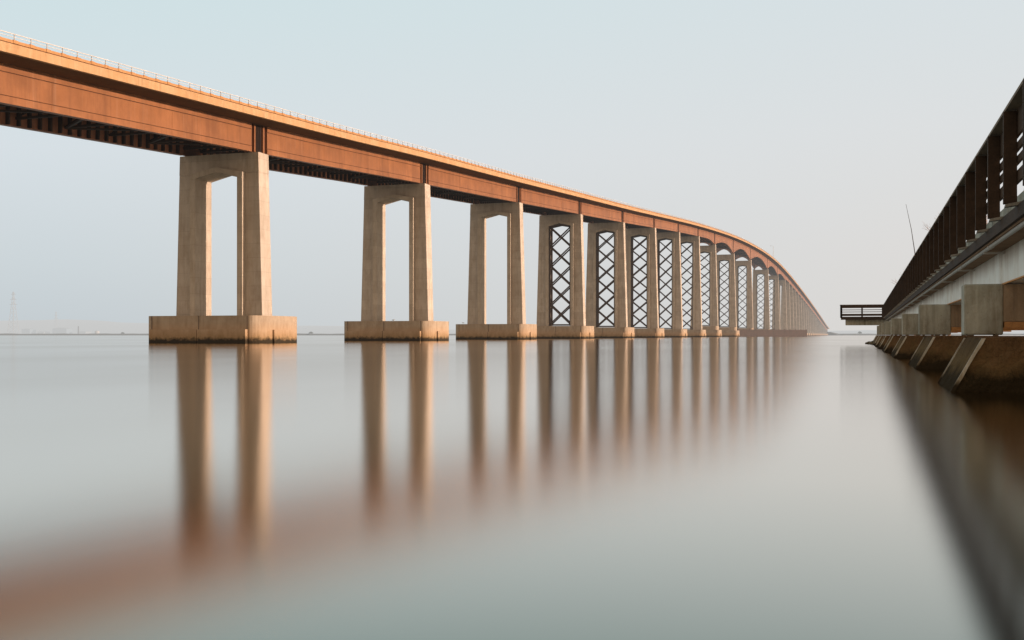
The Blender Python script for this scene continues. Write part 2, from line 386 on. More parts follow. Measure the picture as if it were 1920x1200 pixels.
ends = [Y_LEFT]+YP+[Y_END]
GAP = 1.85
for i in range(len(ends)-1):
    a, e = ends[i]+GAP, ends[i+1]-GAP
    yy = samples(a, e, 3.2 if 8 <= i <= 14 else 7)
    for sgn in (1, -1):
        x = XC+sgn*5.28; o = lambda d: x+sgn*d
        rings = []
        for y in yy:
            t = Tdeck(y)-SOF-.03; D = depth(y)
            pf = [(o(0), 0), (o(0), -.70), (o(-.14), -.70), (o(-.14), -.78), (o(-.03), -.78), (o(-.03), -D+.74), (o(-.14), -D+.74), (o(-.14), -D+.66),
                  (o(0), -D+.66), (o(0), -D), (o(-.75), -D), (o(-.75), -D+.06), (o(-.45), -D+.06), (o(-.45), 0)]
            rings.append([(px_, y, t+pz) for px_, pz in pf])
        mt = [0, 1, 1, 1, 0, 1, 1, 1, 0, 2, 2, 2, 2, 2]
        mb = LB(); mb.loft(rings, mt)
        # web splice plates at the third points
        for f in (.31, .68):
            y = a+(e-a)*f; t = Tdeck(y)-SOF; D = depth(y)
            mb.box(min(o(-.03), o(-.012)), max(o(-.03), o(-.012)), y-.22, y+.22, t-D+.8, t-.82, 3)
            mb.box(min(o(-.0), o(.014)), max(o(-.0), o(.014)), y-.3, y+.3, t-D+.03, t-D+.62, 3)
        # inner stiffeners
        if i < 9:
            y = a+.7
            while y < e:
                t = Tdeck(y)-SOF; D = depth(y)
                mb.box(min(o(-.46), o(-.86)), max(o(-.46), o(-.86)), y-.11, y+.11, t-D+.08, t-.3, 4)
                y += 1.5
        g_ = mb.part('girder', [M['girder'], M['recess_shade'], M['girder_in'], M['galv'] if False else M['girder'], M['dark']], BR)
    # cross frames and lateral bracing between the girders
    mb = LB(); n = 7
    for k in range(n+1):
        y = a+(e-a)*k/n; t = Tdeck(y)-SOF; D = min(depth(y), 5)
        zt, zb = t-.35, t-D+.85
        mb.bar((XC-4.8, y, zt), (XC+4.8, y, zt), .25); mb.bar((XC-4.8, y, zb), (XC+4.8, y, zb), .25)
        mb.bar((XC-4.8, y, zb), (XC, y, zt-.1), .18); mb.bar((XC+4.8, y, zb), (XC, y, zt-.1), .18)
        if k < n:
            y2 = a+(e-a)*(k+1)/n; zb2 = Tdeck(y2)-SOF-min(depth(y2), 5)+.75
            q = 1 if k % 2 else -1
            mb.bar((XC+4.7*q, y, zb-.1), (XC-4.7*q, y2, zb2), .28, .2, (0, 0, 1))
    for xs in (-2.4, 0, 2.4):
        mb.loft([[(XC+xs+u*.22, y, Tdeck(y)-SOF-.05+w) for u, w in ((-1, -.9), (1, -.9), (1, 0), (-1, 0))] for y in yy])
    mb.part('cross_frame', M['dark'], BR)
# joint panels over the piers, recess shade painted in dark tones
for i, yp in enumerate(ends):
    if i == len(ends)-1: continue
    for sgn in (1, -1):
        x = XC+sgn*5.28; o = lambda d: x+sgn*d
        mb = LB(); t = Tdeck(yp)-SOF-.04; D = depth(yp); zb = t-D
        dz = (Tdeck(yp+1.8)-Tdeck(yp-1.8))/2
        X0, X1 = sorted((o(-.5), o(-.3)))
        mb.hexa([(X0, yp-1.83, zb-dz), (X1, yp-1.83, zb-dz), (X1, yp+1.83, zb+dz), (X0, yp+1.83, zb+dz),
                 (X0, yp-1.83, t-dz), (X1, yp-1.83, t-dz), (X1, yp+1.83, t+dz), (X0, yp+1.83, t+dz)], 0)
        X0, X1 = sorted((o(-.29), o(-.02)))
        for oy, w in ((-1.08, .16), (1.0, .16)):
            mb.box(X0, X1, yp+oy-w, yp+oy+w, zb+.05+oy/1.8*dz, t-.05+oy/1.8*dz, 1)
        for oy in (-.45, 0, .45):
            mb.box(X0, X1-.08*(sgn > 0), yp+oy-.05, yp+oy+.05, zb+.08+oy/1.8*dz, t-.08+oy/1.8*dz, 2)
        mb.part('bearing_panel', [M['recess_shade'], M['girder'], M['dark']], BR)

# ------------------------------------------------------------------ piers
def footplan(yc, hx, hy, rx, ry):
    P = []
    for cx, cy, a0 in ((1, -1, -90), (1, 1, 0), (-1, 1, 90), (-1, -1, 180)):
        for k in range(9):
            a = R(a0+90*k/8)
            P.append((XC+cx*(hx-rx)+rx*math.cos(a), yc+cy*(hy-ry)+ry*math.sin(a)))
    return P
def label_of(i):
    if i == 0: return 'nearest and leftmost concrete pier with open portal and no bracing', 'nearest'
    if i == 1: return 'second concrete pier from the left, open portal, gull on its footing'
    return ''
ordn = ['nearest', 'second', 'third', 'fourth', 'fifth', 'sixth', 'seventh', 'eighth', 'ninth', 'tenth', 'eleventh', 'twelfth', 'thirteenth', 'fourteenth']
def pier_label(i):
    if i == 0: return 'nearest and largest concrete bridge pier, open portal on a wide footing, leftmost'
    if i == 1: return 'second concrete pier from the left, open portal without cross bracing'
    if i == 2: return 'third concrete pier from the left, last open one before the braced piers'
    if i == 3: return 'fourth concrete pier from the left, first one filled with dark cross bracing'
    if 4 <= i <= 7: return f'{ordn[i]} concrete pier from the left, portal filled with dark steel cross bracing'
    if i == 8: return 'ninth pier from the left, braced, first one under an arched girder haunch'
    if i == 9: return 'tenth pier from the left, braced, on the last footing before the dark fender wall'
    if i == 10: return 'eleventh pier from the left, braced, first one rising behind the dark fender wall'
    if i == 11: return 'twelfth pier from the left, narrow cross bracing, at the top of the bridge curve'
    if i == 12: return 'thirteenth pier from the left, slim and unbraced, just past the crest of the bridge'
    if i == 13: return 'fourteenth pier from the left, last under a haunched girder before the close packed far piers'
    return 'slim concrete pier in the close packed far row where the bridge drops to the shore'
def make_pier(i, yc, label, group):
    P = empty('bridge_pier', (XC, yc, 0), label, 'bridge pier', group)
    ztop = Tdeck(yc)-SOF-depth(yc)-.12
    zf = 3.4 if i < 8 or i > 12 else 3.6
    plinth = 8 <= i <= 12
    # footing
    mb = LB(); mb.plan(footplan(yc, 8.5, 5.5, 1.6, 3.0), -3, zf)
    F = mb.part('footing', M['footing'], P, smooth=False)
    if i < 16:
        mb = LB()
        for s in (1, -1):
            y0, y1 = sorted((yc+s*5.3, yc+s*6.0))
            for xa, xb in ((XC-6.95, XC-.05), (XC+.05, XC+6.95)):
                mb.box(xa, xb, y0, y1, -2.9, 1.68)
        for s in (1, -1):
            x0, x1 = sorted((XC+s*8.3, XC+s*8.75)); mb.box(x0, x1, yc-2.2, yc+2.2, -2.9, 1.66)
        mb.part('fender_panel', M['footing'], F)
        for s in (1, -1):
            for xj in (-6.92, 0, 6.92):
                if i > 7 or s > 0: continue
                mb = LB(); mb.box(XC+xj-.04, XC+xj+.04, min(yc+s*5.4, yc+s*5.52), max(yc+s*5.4, yc+s*5.52), 1.7, zf-.01)
                mb.part('joint', M['dark'], F)
    zb = zf
    if plinth:
        mb = LB(); mb.plan(footplan(yc, 7.3, 3.0, 1.6, 2.2), zf, zf+2.0); mb.part('plinth', M['footing'], P); zb = zf+2.0
    H = ztop-zb; bt = .028*H
    ht, hb = 5.83, 5.83+bt
    zc = ztop-3.1 - (1.2 if plinth else 0); rise = .75; jo = 3.88; ji = 3.12; dy = 1.22; dj = 1.85
    xo = lambda z: ht+bt*(ztop-z)/H
    zl = zc+.6
    for s in (-1, 1):
        mb = LB()
        mb.hexa([(XC+s*jo, yc-dy, zb), (XC+s*xo(zb), yc-dy, zb), (XC+s*xo(zb), yc+dy, zb), (XC+s*jo, yc+dy, zb),
                 (XC+s*jo, yc-dy, zl), (XC+s*xo(zl), yc-dy, zl), (XC+s*xo(zl), yc+dy, zl), (XC+s*jo, yc+dy, zl)])
        mb.part('leg', M['pier'], P, bevel=.06 if i < 8 else 0)
    mb = LB()
    zt = ztop - (.55 if plinth else 0)
    for s in (-1, 1):
        # half of the cap: from the leg line to the peak of the gabled head
        A = [(XC, zl+rise), (XC+s*jo, zl), (XC+s*xo(zl), zl), (XC+s*xo(zt), zt), (XC, zt)]
        mb.prism(A, yc-dy, yc+dy)
        if plinth: mb.hexa([(XC+s*(ht-1.5), yc-dy, zt), (XC+s*xo(zt), yc-dy, zt), (XC+s*xo(zt), yc+dy, zt), (XC+s*(ht-1.5), yc+dy, zt),
                            (XC+s*(ht-1.3), yc-dy, ztop), (XC+s*ht, yc-dy, ztop), (XC+s*ht, yc+dy, ztop), (XC+s*(ht-1.3), yc+dy, ztop)])
    mb.part('cap_beam', M['pier'], P)
    mb = LB()
    for s in (-1, 1):
        mb.hexa([(XC+s*ji, yc-dj, zb), (XC+s*(jo+.01), yc-dj, zb), (XC+s*(jo+.01), yc+dj, zb), (XC+s*ji, yc+dj, zb),
                 (XC+s*ji, yc-dj, zc), (XC+s*(jo+.01), yc-dj, zl), (XC+s*(jo+.01), yc+dj, zl), (XC+s*ji, yc+dj, zc)])
        mb.hexa([(XC, yc-dj, zc+rise), (XC+s*ji, yc-dj, zc), (XC+s*ji, yc+dj, zc), (XC, yc+dj, zc+rise),
                 (XC, yc-dj, zl+rise+.01), (XC+s*(jo+.01), yc-dj, zl+.01), (XC+s*(jo+.01), yc+dj, zl+.01), (XC, yc+dj, zl+rise+.01)])
    mb.part('portal_frame', M['frame'], P)
    mb = LB()      # bearings on the cap
    for s in (-1, 1):
        mb.box(XC+s*5.05-.45, XC+s*5.05+.45, yc-.6, yc+.6, ztop, ztop+.14)
    mb.part('bearing', M['dark'], P)
    if 3 <= i <= 12:
        mb = LB(); w = ji-.22; n = max(4, round((zc-zb)/5.0))
        for oy in (-1.0, 1.0):
            y = yc+oy
            for s in (-1, 1): mb.bar((XC+s*w, y, zb+.1), (XC+s*w, y, zc-.1), .4, .3)
            mb.bar((XC-w, y, zb+.35), (XC+w, y, zb+.35), .4, .3)
            for s in (-1, 1): mb.bar((XC+s*w, y, zc-.15), (XC, y, zc+rise-.35), .4, .3)
            h = (zc-.3-zb-.5)/n
            for k in range(n):
                z0 = zb+.5+h*k; z1 = z0+h
                mb.bar((XC-w, y, z0), (XC+w, y, z1), .34, .24); mb.bar((XC-w, y+.02, z1), (XC+w, y+.02, z0), .34, .24)
        mb.part('cross_bracing', M['brace'], P)
        for k in range(n if i < 7 else 0):
            zz = zb+.5+h*(k+.5); mb = LB(); mb.prism([(XC-.42, zz), (XC, zz-.36), (XC+.42, zz), (XC, zz+.36)], yc-1.14, yc-1.125); mb.part('gusset_plate', M['brace'], P)
    return P
for i, yp in enumerate(YP):
    g = 'open portal piers of the highway bridge' if i < 3 else 'braced piers of the highway bridge' if i < 12 else 'far piers of the highway bridge'
    make_pier(i, yp, pier_label(i), 'concrete piers of the highway bridge')

# lamps on the deck
def lamp(px, h, label, arms):
    z = 154791/(1620-px)*1.02; y = (z+XG*S_)/C_; t = Tdeck(y)
    x = XC+HW-.25 if arms == 1 else XC-HW+.25
    x, _ = (x, 0)
    L = empty('street_lamp', (x, y, t), label, 'street lamp')
    mb = LB(); mb.tube([(x, y, t-.2), (x, y, t+h*.5), (x, y, t+h)], [.16, .12, .09], 8); mb.part('pole', M['galv'], L)
    for s in ([-1] if arms == 1 else [-1, 1]):
        mb = LB(); mb.tube([(x, y, t+h-.1), (x+s*.8, y, t+h+.15), (x+s*1.6, y, t+h+.2)], .05, 6); A = mb.part('arm', M['galv'], L)
        mb = LB(); mb.prism([(x+s*1.5, t+h+.12), (x+s*2.4, t+h+.1), (x+s*2.3, t+h+.26), (x+s*1.5, t+h+.3)], y-.2, y+.2); mb.part('lamp_head', M['galv'], A)
lamp(1437, 9.5, 'tall thin lamp pole standing near the crest of the bridge', 1)
lamp(1281, 3.3, 'short double armed lamp on the deck of the bridge above the seventh pier', 2)

# ------------------------------------------------------------------ channel fender
a = XY(1384, 648); bq = XY(1513, 712)
va = Vector((a[0], a[1], 0)); vb = Vector((bq[0], bq[1], 0)); d = (vb-va).normalized(); nrm = Vector((d.y, -d.x, 0))
FE = empty('channel_fender', (va.x, va.y, 0), 'long low dark red timber fender wall across the far piers beside the channel', 'fender')
Lf = (vb-va).length
mb = LB()
for k in range(12):
    p = va+d*(Lf*k/12); q = va+d*(Lf*(k+1)/12-.02)
    for j in range(5):
        z0 = -.5+j*.98; mb.bar(tuple(p+Vector((0, 0, z0+.45))), tuple(q+Vector((0, 0, z0+.45))), .3, .985, (0, 0, 1))
mb.part('wale_board', M['fender'], FE)
for k in range(13):
    p = va+d*(Lf*k/12)+nrm*-.5; mb = LB(); mb.tube([(p.x, p.y, -3), (p.x, p.y, 4.7)], .28, 8); mb.part('pile', M['fender'], FE)

# ------------------------------------------------------------------ old fishing pier on the right
FP = empty('fishing_pier', (2.1, 15, 0), 'old fishing pier with dark timber railing along a stained pale concrete girder, right edge', 'pier')
def Yz(x, z): return (z+x*S_)/C_
Y0, Y1 = 3.0, Yz(2, 123)
SPN = [Y0] 
FS = [(20.6, 1.92, 1.47), (34.2, 1.76, 1.44), (49.6, 1.74, 1.22), (64.5, 1.58, 1.06), (79, 1.47, .95), (92, 1.42, .85), (105, 1.38, .82), (118, 1.32, .75)]
supY = [Yz(2, z+1.6) for z, _, _ in FS]
jn = [Y0]+supY+[Y1]
for k in range(len(jn)-1):
    for gx in (2.66, 5.4):
        mb = LB(); a, e = jn[k]+.012, jn[k+1]-.012
        mb.prism([(gx, 2.05), (gx+.5, 2.05), (gx+.5, 2.695), (gx, 2.695)], a, e)
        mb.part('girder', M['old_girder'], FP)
mb = LB()
mb.box(2.655, 2.69, Y0, Y1, 2.02, 2.047); mb.part('girder_lip', M['beam'], FP)
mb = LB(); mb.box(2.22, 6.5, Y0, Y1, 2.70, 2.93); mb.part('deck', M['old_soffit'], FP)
mb = LB(); mb.box(2.16, 2.218, Y0, Y1, 2.735, 2.935); mb.part('edge_board', M['wood'], FP)
mb = LB(); mb.box(2.27, 2.45, Y0, Y1, 2.934, 3.17); mb.part('curb', M['old_block'], FP)
mb = LB(); mb.tube([(2.30, y, 2.70) for y in samples(Y0, Y1, 6)], .048, 10)
y = Y0+1
while y < Y1: mb.tube([(2.30, y-.07, 2.70), (2.30, y+.07, 2.70)], .062, 10); y += 6.1
mb.part('pipe', M['pipe'], FP, smooth=True)
y = Y0+2
while y < Y1:
    mb = LB(); mb.box(2.27, 2.66, y-.03, y+.03, 2.62, 2.66); mb.part('pipe_bracket', M['pipe'], FP); y += 6.1
boards = [(3.97, 4.35), (3.76, 3.875), (3.555, 3.665), (3.27, 3.45)]
def railing(x, s, ya, yb, skip=None):
    # s = outward direction (-1: posts stand on the -X side)
    for z0, z1 in boards:
        mb = LB(); yk = ya
        while yk < yb:
            ye = min(yk+4.2, yb); jt = random.uniform(-.008, .008)
            mb.box(min(x, x-s*.04), max(x, x-s*.04), yk+.004, ye-.004, z0+jt, z1+jt); yk = ye
        mb.part('rail_board', M['rail'], FP)
    mb = LB(); mb.box(x-.155, x+.12, ya, yb, 4.355, 4.40) if s < 0 else mb.box(x-.12, x+.155, ya, yb, 4.355, 4.40)
    mb.part('top_rail', M['cap'], FP)
    y = yb-.6
    k = 0
    step = 2.105
    y = Yz(2.05, 15.9)+.0
    while y-step > ya: y -= step
    while y < yb:
        mb = LB(); j = random.uniform(-.012, .012)
        x0, x1 = (x-.19, x-.004) if s < 0 else (x+.004, x+.19)
        mb.box(x0, x1, y-.05, y+.05, 2.95, 4.34+j); q = mb.part('railing_post', M['wood'], FP, bevel=.008)
        mb = LB(); mb.hexa([(x0+.02, y-.09, 2.90), (x+.1, y-.09, 2.936), (x+.1, y+.09, 2.936), (x0+.02, y+.09, 2.90),
                            (x0+.03, y-.08, 2.944), (x+.1, y-.08, 2.99), (x+.1, y+.08, 2.99), (x0+.03, y+.08, 2.944)])
        mb.part('post_bracket', M['bracket'], FP)
        y += step
railing(2.155, -1, Y0, Y1)
railing(6.45, 1, Y0, Y1)
# T-shaped end platform
PL = empty('fishing_platform', (0, Y1, 0), 'dark timber platform with slatted railing jutting left from the far end of the fishing pier', 'platform')
px0 = -2.62; px1 = 9.0; ya, yb = Y1+.05, Y1+4.5
mb = LB(); mb.box(px0+.05, px1, ya, yb, 2.88, 3.08); mb.part('deck', M['wood'], PL)
mb = LB(); mb.box(px0+.5, px1-.4, ya+.35, ya+.85, 2.15, 2.875); mb.part('girder', M['old_block'], PL)
mb = LB(); mb.box(px0+.5, px1-.4, yb-.85, yb-.35, 2.15, 2.875); mb.part('girder', M['old_block'], PL)
mb = LB(); mb.box(px0, px1, ya-.06, ya-.004, 2.76, 3.12); mb.part('edge_board', M['wood'], PL)
for (xa, ya_, xb, yb_) in ((px0, ya, 2.1, ya), (px0, yb, px1, yb), (px0, ya, px0, yb)):
    L = math.hypot(xb-xa, yb_-ya_)
    for z0, z1 in (((4.12, 4.47), (3.87, 3.95), (3.63, 3.71), (3.28, 3.46)) if ya_ != yb or yb_ != yb else ((3.28, 3.44),)):
        mb = LB(); mb.bar((xa, ya_, (z0+z1)/2), (xb, yb_, (z0+z1)/2), .05, z1-z0, (0, 0, 1))
        mb2_ = mb.part('rail_board', M['rail'], PL)
    mb = LB(); mb.bar((xa, ya_, 4.5), (xb, yb_, 4.5), .26, .05, (0, 0, 1)); mb.part('top_rail', M['cap'], PL)
    n = max(1, round(L/2.3))
    for k in range(n+1):
        x = xa+(xb-xa)*k/n; y = ya_+(yb_-ya_)*k/n
        mb = LB(); mb.box(x-.08, x+.08, y-.14, y-.03, 3.0, 4.46); mb.part('railing_post', M['wood'], PL)

nth = ['largest and nearest', 'second', 'third', 'fourth', 'fifth', 'sixth', 'seventh', 'farthest']
for k, (z, xb, xw) in enumerate(FS):
    thick = (3.5, 5.2, 6.2)[k] if k < 3 else 5.6
    yf = Yz(1.5, z-thick/2); yb_ = yf+thick; xt = xw+.52; ztp = .955
    lab = 'largest and nearest battered concrete support of the fishing pier, algae stained, at the right edge' if k == 0 else \
          f'{nth[k]} battered concrete support of the fishing pier, counted from the right edge' if k < 7 else 'farthest concrete support of the fishing pier, beneath the timber platform'
    SU = empty('pier_support', (4, yf, 0), lab, 'pier support', 'battered supports under the fishing pier')
    bd = .8
    # battered base, subdivided and roughened
    bm = LB()
    def bp(u, v, w):   # u across, v up, w along
        zz = -1.2+(ztp+1.2)*v; sl = (xt-xw)/ztp
        xl = xw+sl*zz; xr = 7.4-sl*zz*.9
        X = xl+(xr-xl)*u; Y = yf+thick*w
        nz = noise.noise(Vector((X*1.7, Y*1.7, zz*1.7)))*.05 + noise.noise(Vector((X*6, Y*6, zz*6)))*.03
        fade = max(0, min(1, (1-v)*8)); 
        return X, Y, zz, nz*fade
    NU, NV, NW = 28, 12, 18
    def face(fn, na, nb, mi_=0):
        g = [[fn(i/na, j/nb) for j in range(nb+1)] for i in range(na+1)]
        for i in range(na):
            for j in range(nb): bm.quad(g[i][j], g[i+1][j], g[i+1][j+1], g[i][j+1], mi_)
    def ff(u, v): X, Y, Z, q = bp(u, v, 0); return (X, Y-q-.0, Z)
    def fb(u, v): X, Y, Z, q = bp(u, v, 1); return (X, Y+q, Z)
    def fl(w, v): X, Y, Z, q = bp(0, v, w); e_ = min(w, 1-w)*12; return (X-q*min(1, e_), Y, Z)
    def fr_(w, v): X, Y, Z, q = bp(1, v, w); return (X, Y, Z)
    def ft(u, w): X, Y, Z, q = bp(u, 1, w); return (X, Y, Z)
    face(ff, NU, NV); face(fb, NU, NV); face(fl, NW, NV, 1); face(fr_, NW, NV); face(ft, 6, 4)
    bm.part('battered_base', [M['old_base'], M['old_side_shade']], SU)
    for yy_ in (yf-.0, yb_):      # pale nosing along each battered edge
        mb = LB(); sl = (xt-xw)/ztp; pp = []
        for q in range(15):
            zz = -.25+(ztp+.235)*q/14; w = .027+.014*noise.noise(Vector((yy_, zz*5, 3)))
            x = xw+sl*zz; pp.append([(x-.03, yy_-w, zz), (x+w*1.3, yy_-w*.7, zz), (x+w*1.3, yy_+w*.7, zz), (x-.03, yy_+w, zz)])
        mb.loft(pp); mb.part('edge_nosing', M['old_edge'], SU, bevel=.0)
    # cap block : deep end block, shallower beam behind it, timber below
    y0 = yb_-.30; y1 = yb_+.28; top = 2.035
    mb = LB(); cw = .74 if k == 0 else 1.0
    mb = LB(); mb.box(xb, xb+cw, y0, y1, 1.0, top); mb.part('cap_block', M['old_block'], SU, bevel=.035)
    mb = LB(); mb.box(xb+cw+.002, 6.9, y0+.012, y1-.012, 1.27, top-.01); mb.part('cap_beam', M['old_beam'], SU, bevel=.01)
    mb = LB(); mb.box(xb+cw+.02, 6.6, y0-.02, y0+.22, 1.15, 1.262); mb.part('timber', M['beam'], SU)
    mb = LB()
    for q in range(2): mb.box(xb+1.5+q*2.6, xb+1.72+q*2.6, y0+.1, y1-.1, .955, 1.268)
    mb.part('bearing', M['cap'], SU)

# rod leaning on the rail
x0, y0 = 2.10, Yz(2.1, 45.5)
rod = MB(); rod.tube([(x0+.02, y0, 3.3), (x0-.06, y0, 4.5), (x0-.2, y0, 5.5), (x0-.42, y0, 6.6)], [.028, .02, .014, .007], 6)
tag(rod.build('fishing_rod', M['rod'], loc=(x0, y0, 3.3)), 'thin fishing rod propped upright over the dark railing of the fishing pier', 'fishing rod')

# rocks at the foot of the far support
def rock(x, y, s, label, sq=.6):
    bm = bmesh.new(); bmesh.ops.create_icosphere(bm, subdivisions=3, radius=1)
    for v in bm.verts:
        p = v.co.copy(); k = 1+.35*noise.noise(p*1.3+Vector((x, y, s)))+.12*noise.noise(p*4+Vector((x, y, 0)))
        v.co = Vector((p.x*s*k, p.y*s*k*.8, p.z*s*k*sq))
    me = bpy.data.meshes.new('rock'); bm.to_mesh(me); bm.free(); me.materials.append(M['rock'])
    o = bpy.data.objects.new('rock', me); col.objects.link(o); o.location = (x, y, .05)
    tag(o, label, 'rock', 'rocks at the foot of the far pier support')
for k, (px, z, s) in enumerate(((1628, 119, .35), (1634, 118, .5), (1640, 117, .62), (1645, 113, .75), (1651, 108, .8), (1656, 104, .8))):
    x, y = XY(px, z)
    rock(x, y, s, 'dark wet rock at the waterline below the platform, ' + ['leftmost and smallest', 'second from left', 'third from left', 'fourth from left', 'fifth from left', 'rightmost'][k], .55)

# gulls
def gull(px, z, zt, label, face=1):
    x, y = XY(px, z); G = empty('gull', (x, y, zt), label, 'bird')
    mb = LB(); L = .23
    rings = []
    for t, r, dz in ((-1, .01, .02), (-.8, .035, .03), (-.4, .07, .03), (0, .085, .04), (.45, .075, .07), (.7, .045, .13), (.85, .045, .18), (1.0, .03, .19), (1.08, .008, .18)):
        rings.append([(x+face*t*L, y+r*math.cos(a_), zt+.16+dz+r*math.sin(a_)) for a_ in [2*math.pi*j/8 for j in range(8)]])
    mb.loft(rings); mb.part('body', M['gull_white'], G, smooth=True)
    for s in (-1, 1):
        mb = LB(); mb.loft([[(x+face*t*L, y+s*(.075+e_)*q, zt+.2+dz) for e_, dz in ((0, .05), (.02, 0), (0, -.05))] for t, q in ((-1.35, .2), (-.7, .8), (0, 1), (.4, .9))]); mb.part('wing', M['gull_grey'], G)
        mb = LB(); mb.tube([(x, y+s*.03, zt), (x, y+s*.03, zt+.15)], .008, 5); mb.part('leg', M['beak'], G)
    mb = LB(); mb.tube([(x+face*1.05*L, y, zt+.345), (x+face*1.3*L, y, zt+.335)], [.014, .004], 5); mb.part('beak', M['beak'], G)
gull(738, 186, 3.4, 'small gull standing on the footing of the second pier from the left', 1)
gull(868, 230, 3.4, 'small gull on the left end of the third pier footing', -1)

# ------------------------------------------------------------------ water, shores, hills
mb = MB(); w = 30000
mb.quad((-w, -3000, 0), (w, -3000, 0), (w, w, 0), (-w, w, 0)); tag(mb.build('water', M['water']), kind='structure')
def land(name, mat, z0, z1, px0_, px1_, hfun, n=160, mzs=8):
    mb = MB(); rows = []
    for j in range(mzs+1):
        t = j/mzs; z = z0+(z1-z0)*t*t; row = []
        for i in range(n+1):
            px = px0_+(px1_-px0_)*i/n; x, y = XY(px, z); 
            zz = z + (noise.noise(Vector((px*.004, 0, 1)))*90 if t < .3 else 0)
            x, y = XY(px, zz); row.append((x, y, hfun(px, t)))
        rows.append(row)
    for j in range(mzs):
        for i in range(n): mb.quad(rows[j][i], rows[j][i+1], rows[j+1][i+1], rows[j+1][i])
    return tag(mb.build(name, mat, smooth=True), kind='structure')
land('far_shore', M['shore'], 2330, 9500, -3500, 5500, lambda p, t: -1 if t == 0 else 3.9+1.1*noise.noise(Vector((p*.03, t, 0)))+1.0*noise.noise(Vector((p*.2, t, 5))), 900)
def hh(p, t):
    if t < .01: return 2
    e = math.sin(min(1, t)*math.pi*.5)
    base = 95*math.exp(-((p+100)/700.0)**2)+38+34*noise.noise(Vector((p*.004, 1, 0)))+9*noise.noise(Vector((p*.02, 4, 0)))
    return base*e
land('hills', M['hills'], 7000, 10500, -4000, 6000, hh, 400, 6)
# embankment where the bridge lands
mb = MB(); a0 = YP[-1]-6
mb.hexa([(XC-30, a0-25, -1), (XC+30, a0-25, -1), (XC+30, a0+600, -1), (XC-30, a0+600, -1), (XC-12, a0+4, 7.0), (XC+12, a0+4, 7.0), (XC+12, a0+600, 5), (XC-12, a0+600, 5)])
tag(mb.build('embankment', M['shore']), kind='structure')
# near river bank behind the fishing pier
def bankh(x, y):
    return min(.55, (x-10)*.3)+.12*noise.noise(Vector((x*.4, y*.4, 0)))
mb = MB(); g = [[(8+u*2.2, 70+v*3.0, 0) for v in range(86)] for u in range(26)]
g = [[(x, y, max(-.6, bankh(x-1.2*math.sin(y*.07), y))-(.0 if 75 < y < 310 else .9)) for x, y, _ in r] for r in g]
for u in range(25):
    for v in range(85): mb.quad(g[u][v], g[u+1][v], g[u+1][v+1], g[u][v+1])
tag(mb.build('river_bank', M['bank'], smooth=True), kind='structure')
def bare_tree(x, y, h, seed, label):
    rnd = random.Random(seed); T = empty('bare_tree', (x, y, 1.0), label, 'tree', 'bare trees behind the fishing pier')
    tr = LB(); br = LB()
    def grow(p, d, L, r, lvl):
        q = p+d*L; mid = p+d*L*.5+Vector((rnd.uniform(-1, 1), rnd.uniform(-1, 1), 0))*L*.06
        (tr if lvl < 1 else br).tube([tuple(p), tuple(mid), tuple(q)], [r, r*.85, r*.68], 6 if lvl < 2 else 4)
        if lvl >= 6: return
        for k in range(3 if lvl < 4 else 2):
            nd = (d+Vector((rnd.uniform(-1, 1), rnd.uniform(-1, 1), rnd.uniform(-.25, .6)))*.62).normalized()
            grow(p+d*L*rnd.uniform(.6, 1.0), nd, L*rnd.uniform(.6, .8), r*.6, lvl+1)
    grow(Vector((x, y, .8)), Vector((0, 0, 1)), h*.3, h*.011, 0)
    tr.part('trunk', M['bark'], T); br.part('crown', M['bark'], T)
for k, (X_, z_, h_, lb) in enumerate(((10.5, 150, 22, 'bare pinkish tree whose twigs show highest above the pier railing'), (11, 262, 21, 'bare tree just left of the fishing rod, behind the railing'), )):
    bare_tree(X_, z_, h_, 3+k, lb)

# far things on the shore
def pylon(px, z, H, label):
    x, y = XY(px, z); P = empty('pylon', (x, y, 3), label, 'pylon', 'power pylons on the far shore')
    mb = LB(); wb = H*.085; lv = 9
    def w_(t): return wb*(1-t)**1.15+H*.008
    for i in range(lv):
        t0, t1 = i/lv, (i+1)/lv; a_, b_ = w_(t0), w_(t1); z0, z1 = 3+H*t0, 3+H*t1
        c0 = [(x-a_, y-a_, z0), (x+a_, y-a_, z0), (x+a_, y+a_, z0), (x-a_, y+a_, z0)]
        c1 = [(x-b_, y-b_, z1), (x+b_, y-b_, z1), (x+b_, y+b_, z1), (x-b_, y+b_, z1)]
        for k in range(4):
            q = (k+1) % 4; mb.bar(c0[k], c1[k], H*.008); mb.bar(c0[k], c1[q], H*.004); mb.bar(c0[q], c1[k], H*.004)
    mb.part('mast', M['pylon'], P)
    for t in (.7, .82, .94):
        mb = LB(); zz = 3+H*t; l_ = H*.1*(1.3-t)
        mb.bar((x-l_*2, y, zz), (x, y, zz+H*.02), H*.006); mb.bar((x+l_*2, y, zz), (x, y, zz+H*.02), H*.006); mb.bar((x-l_*2, y, zz), (x+l_*2, y, zz), H*.006)
        mb.part('crossarm', M['pylon'], P)
pylon(25, 4200, 168, 'tall faint lattice pylon at the far left of the horizon')
pylon(105, 5200, 112, 'shorter faint pylon right of the tall one on the horizon')
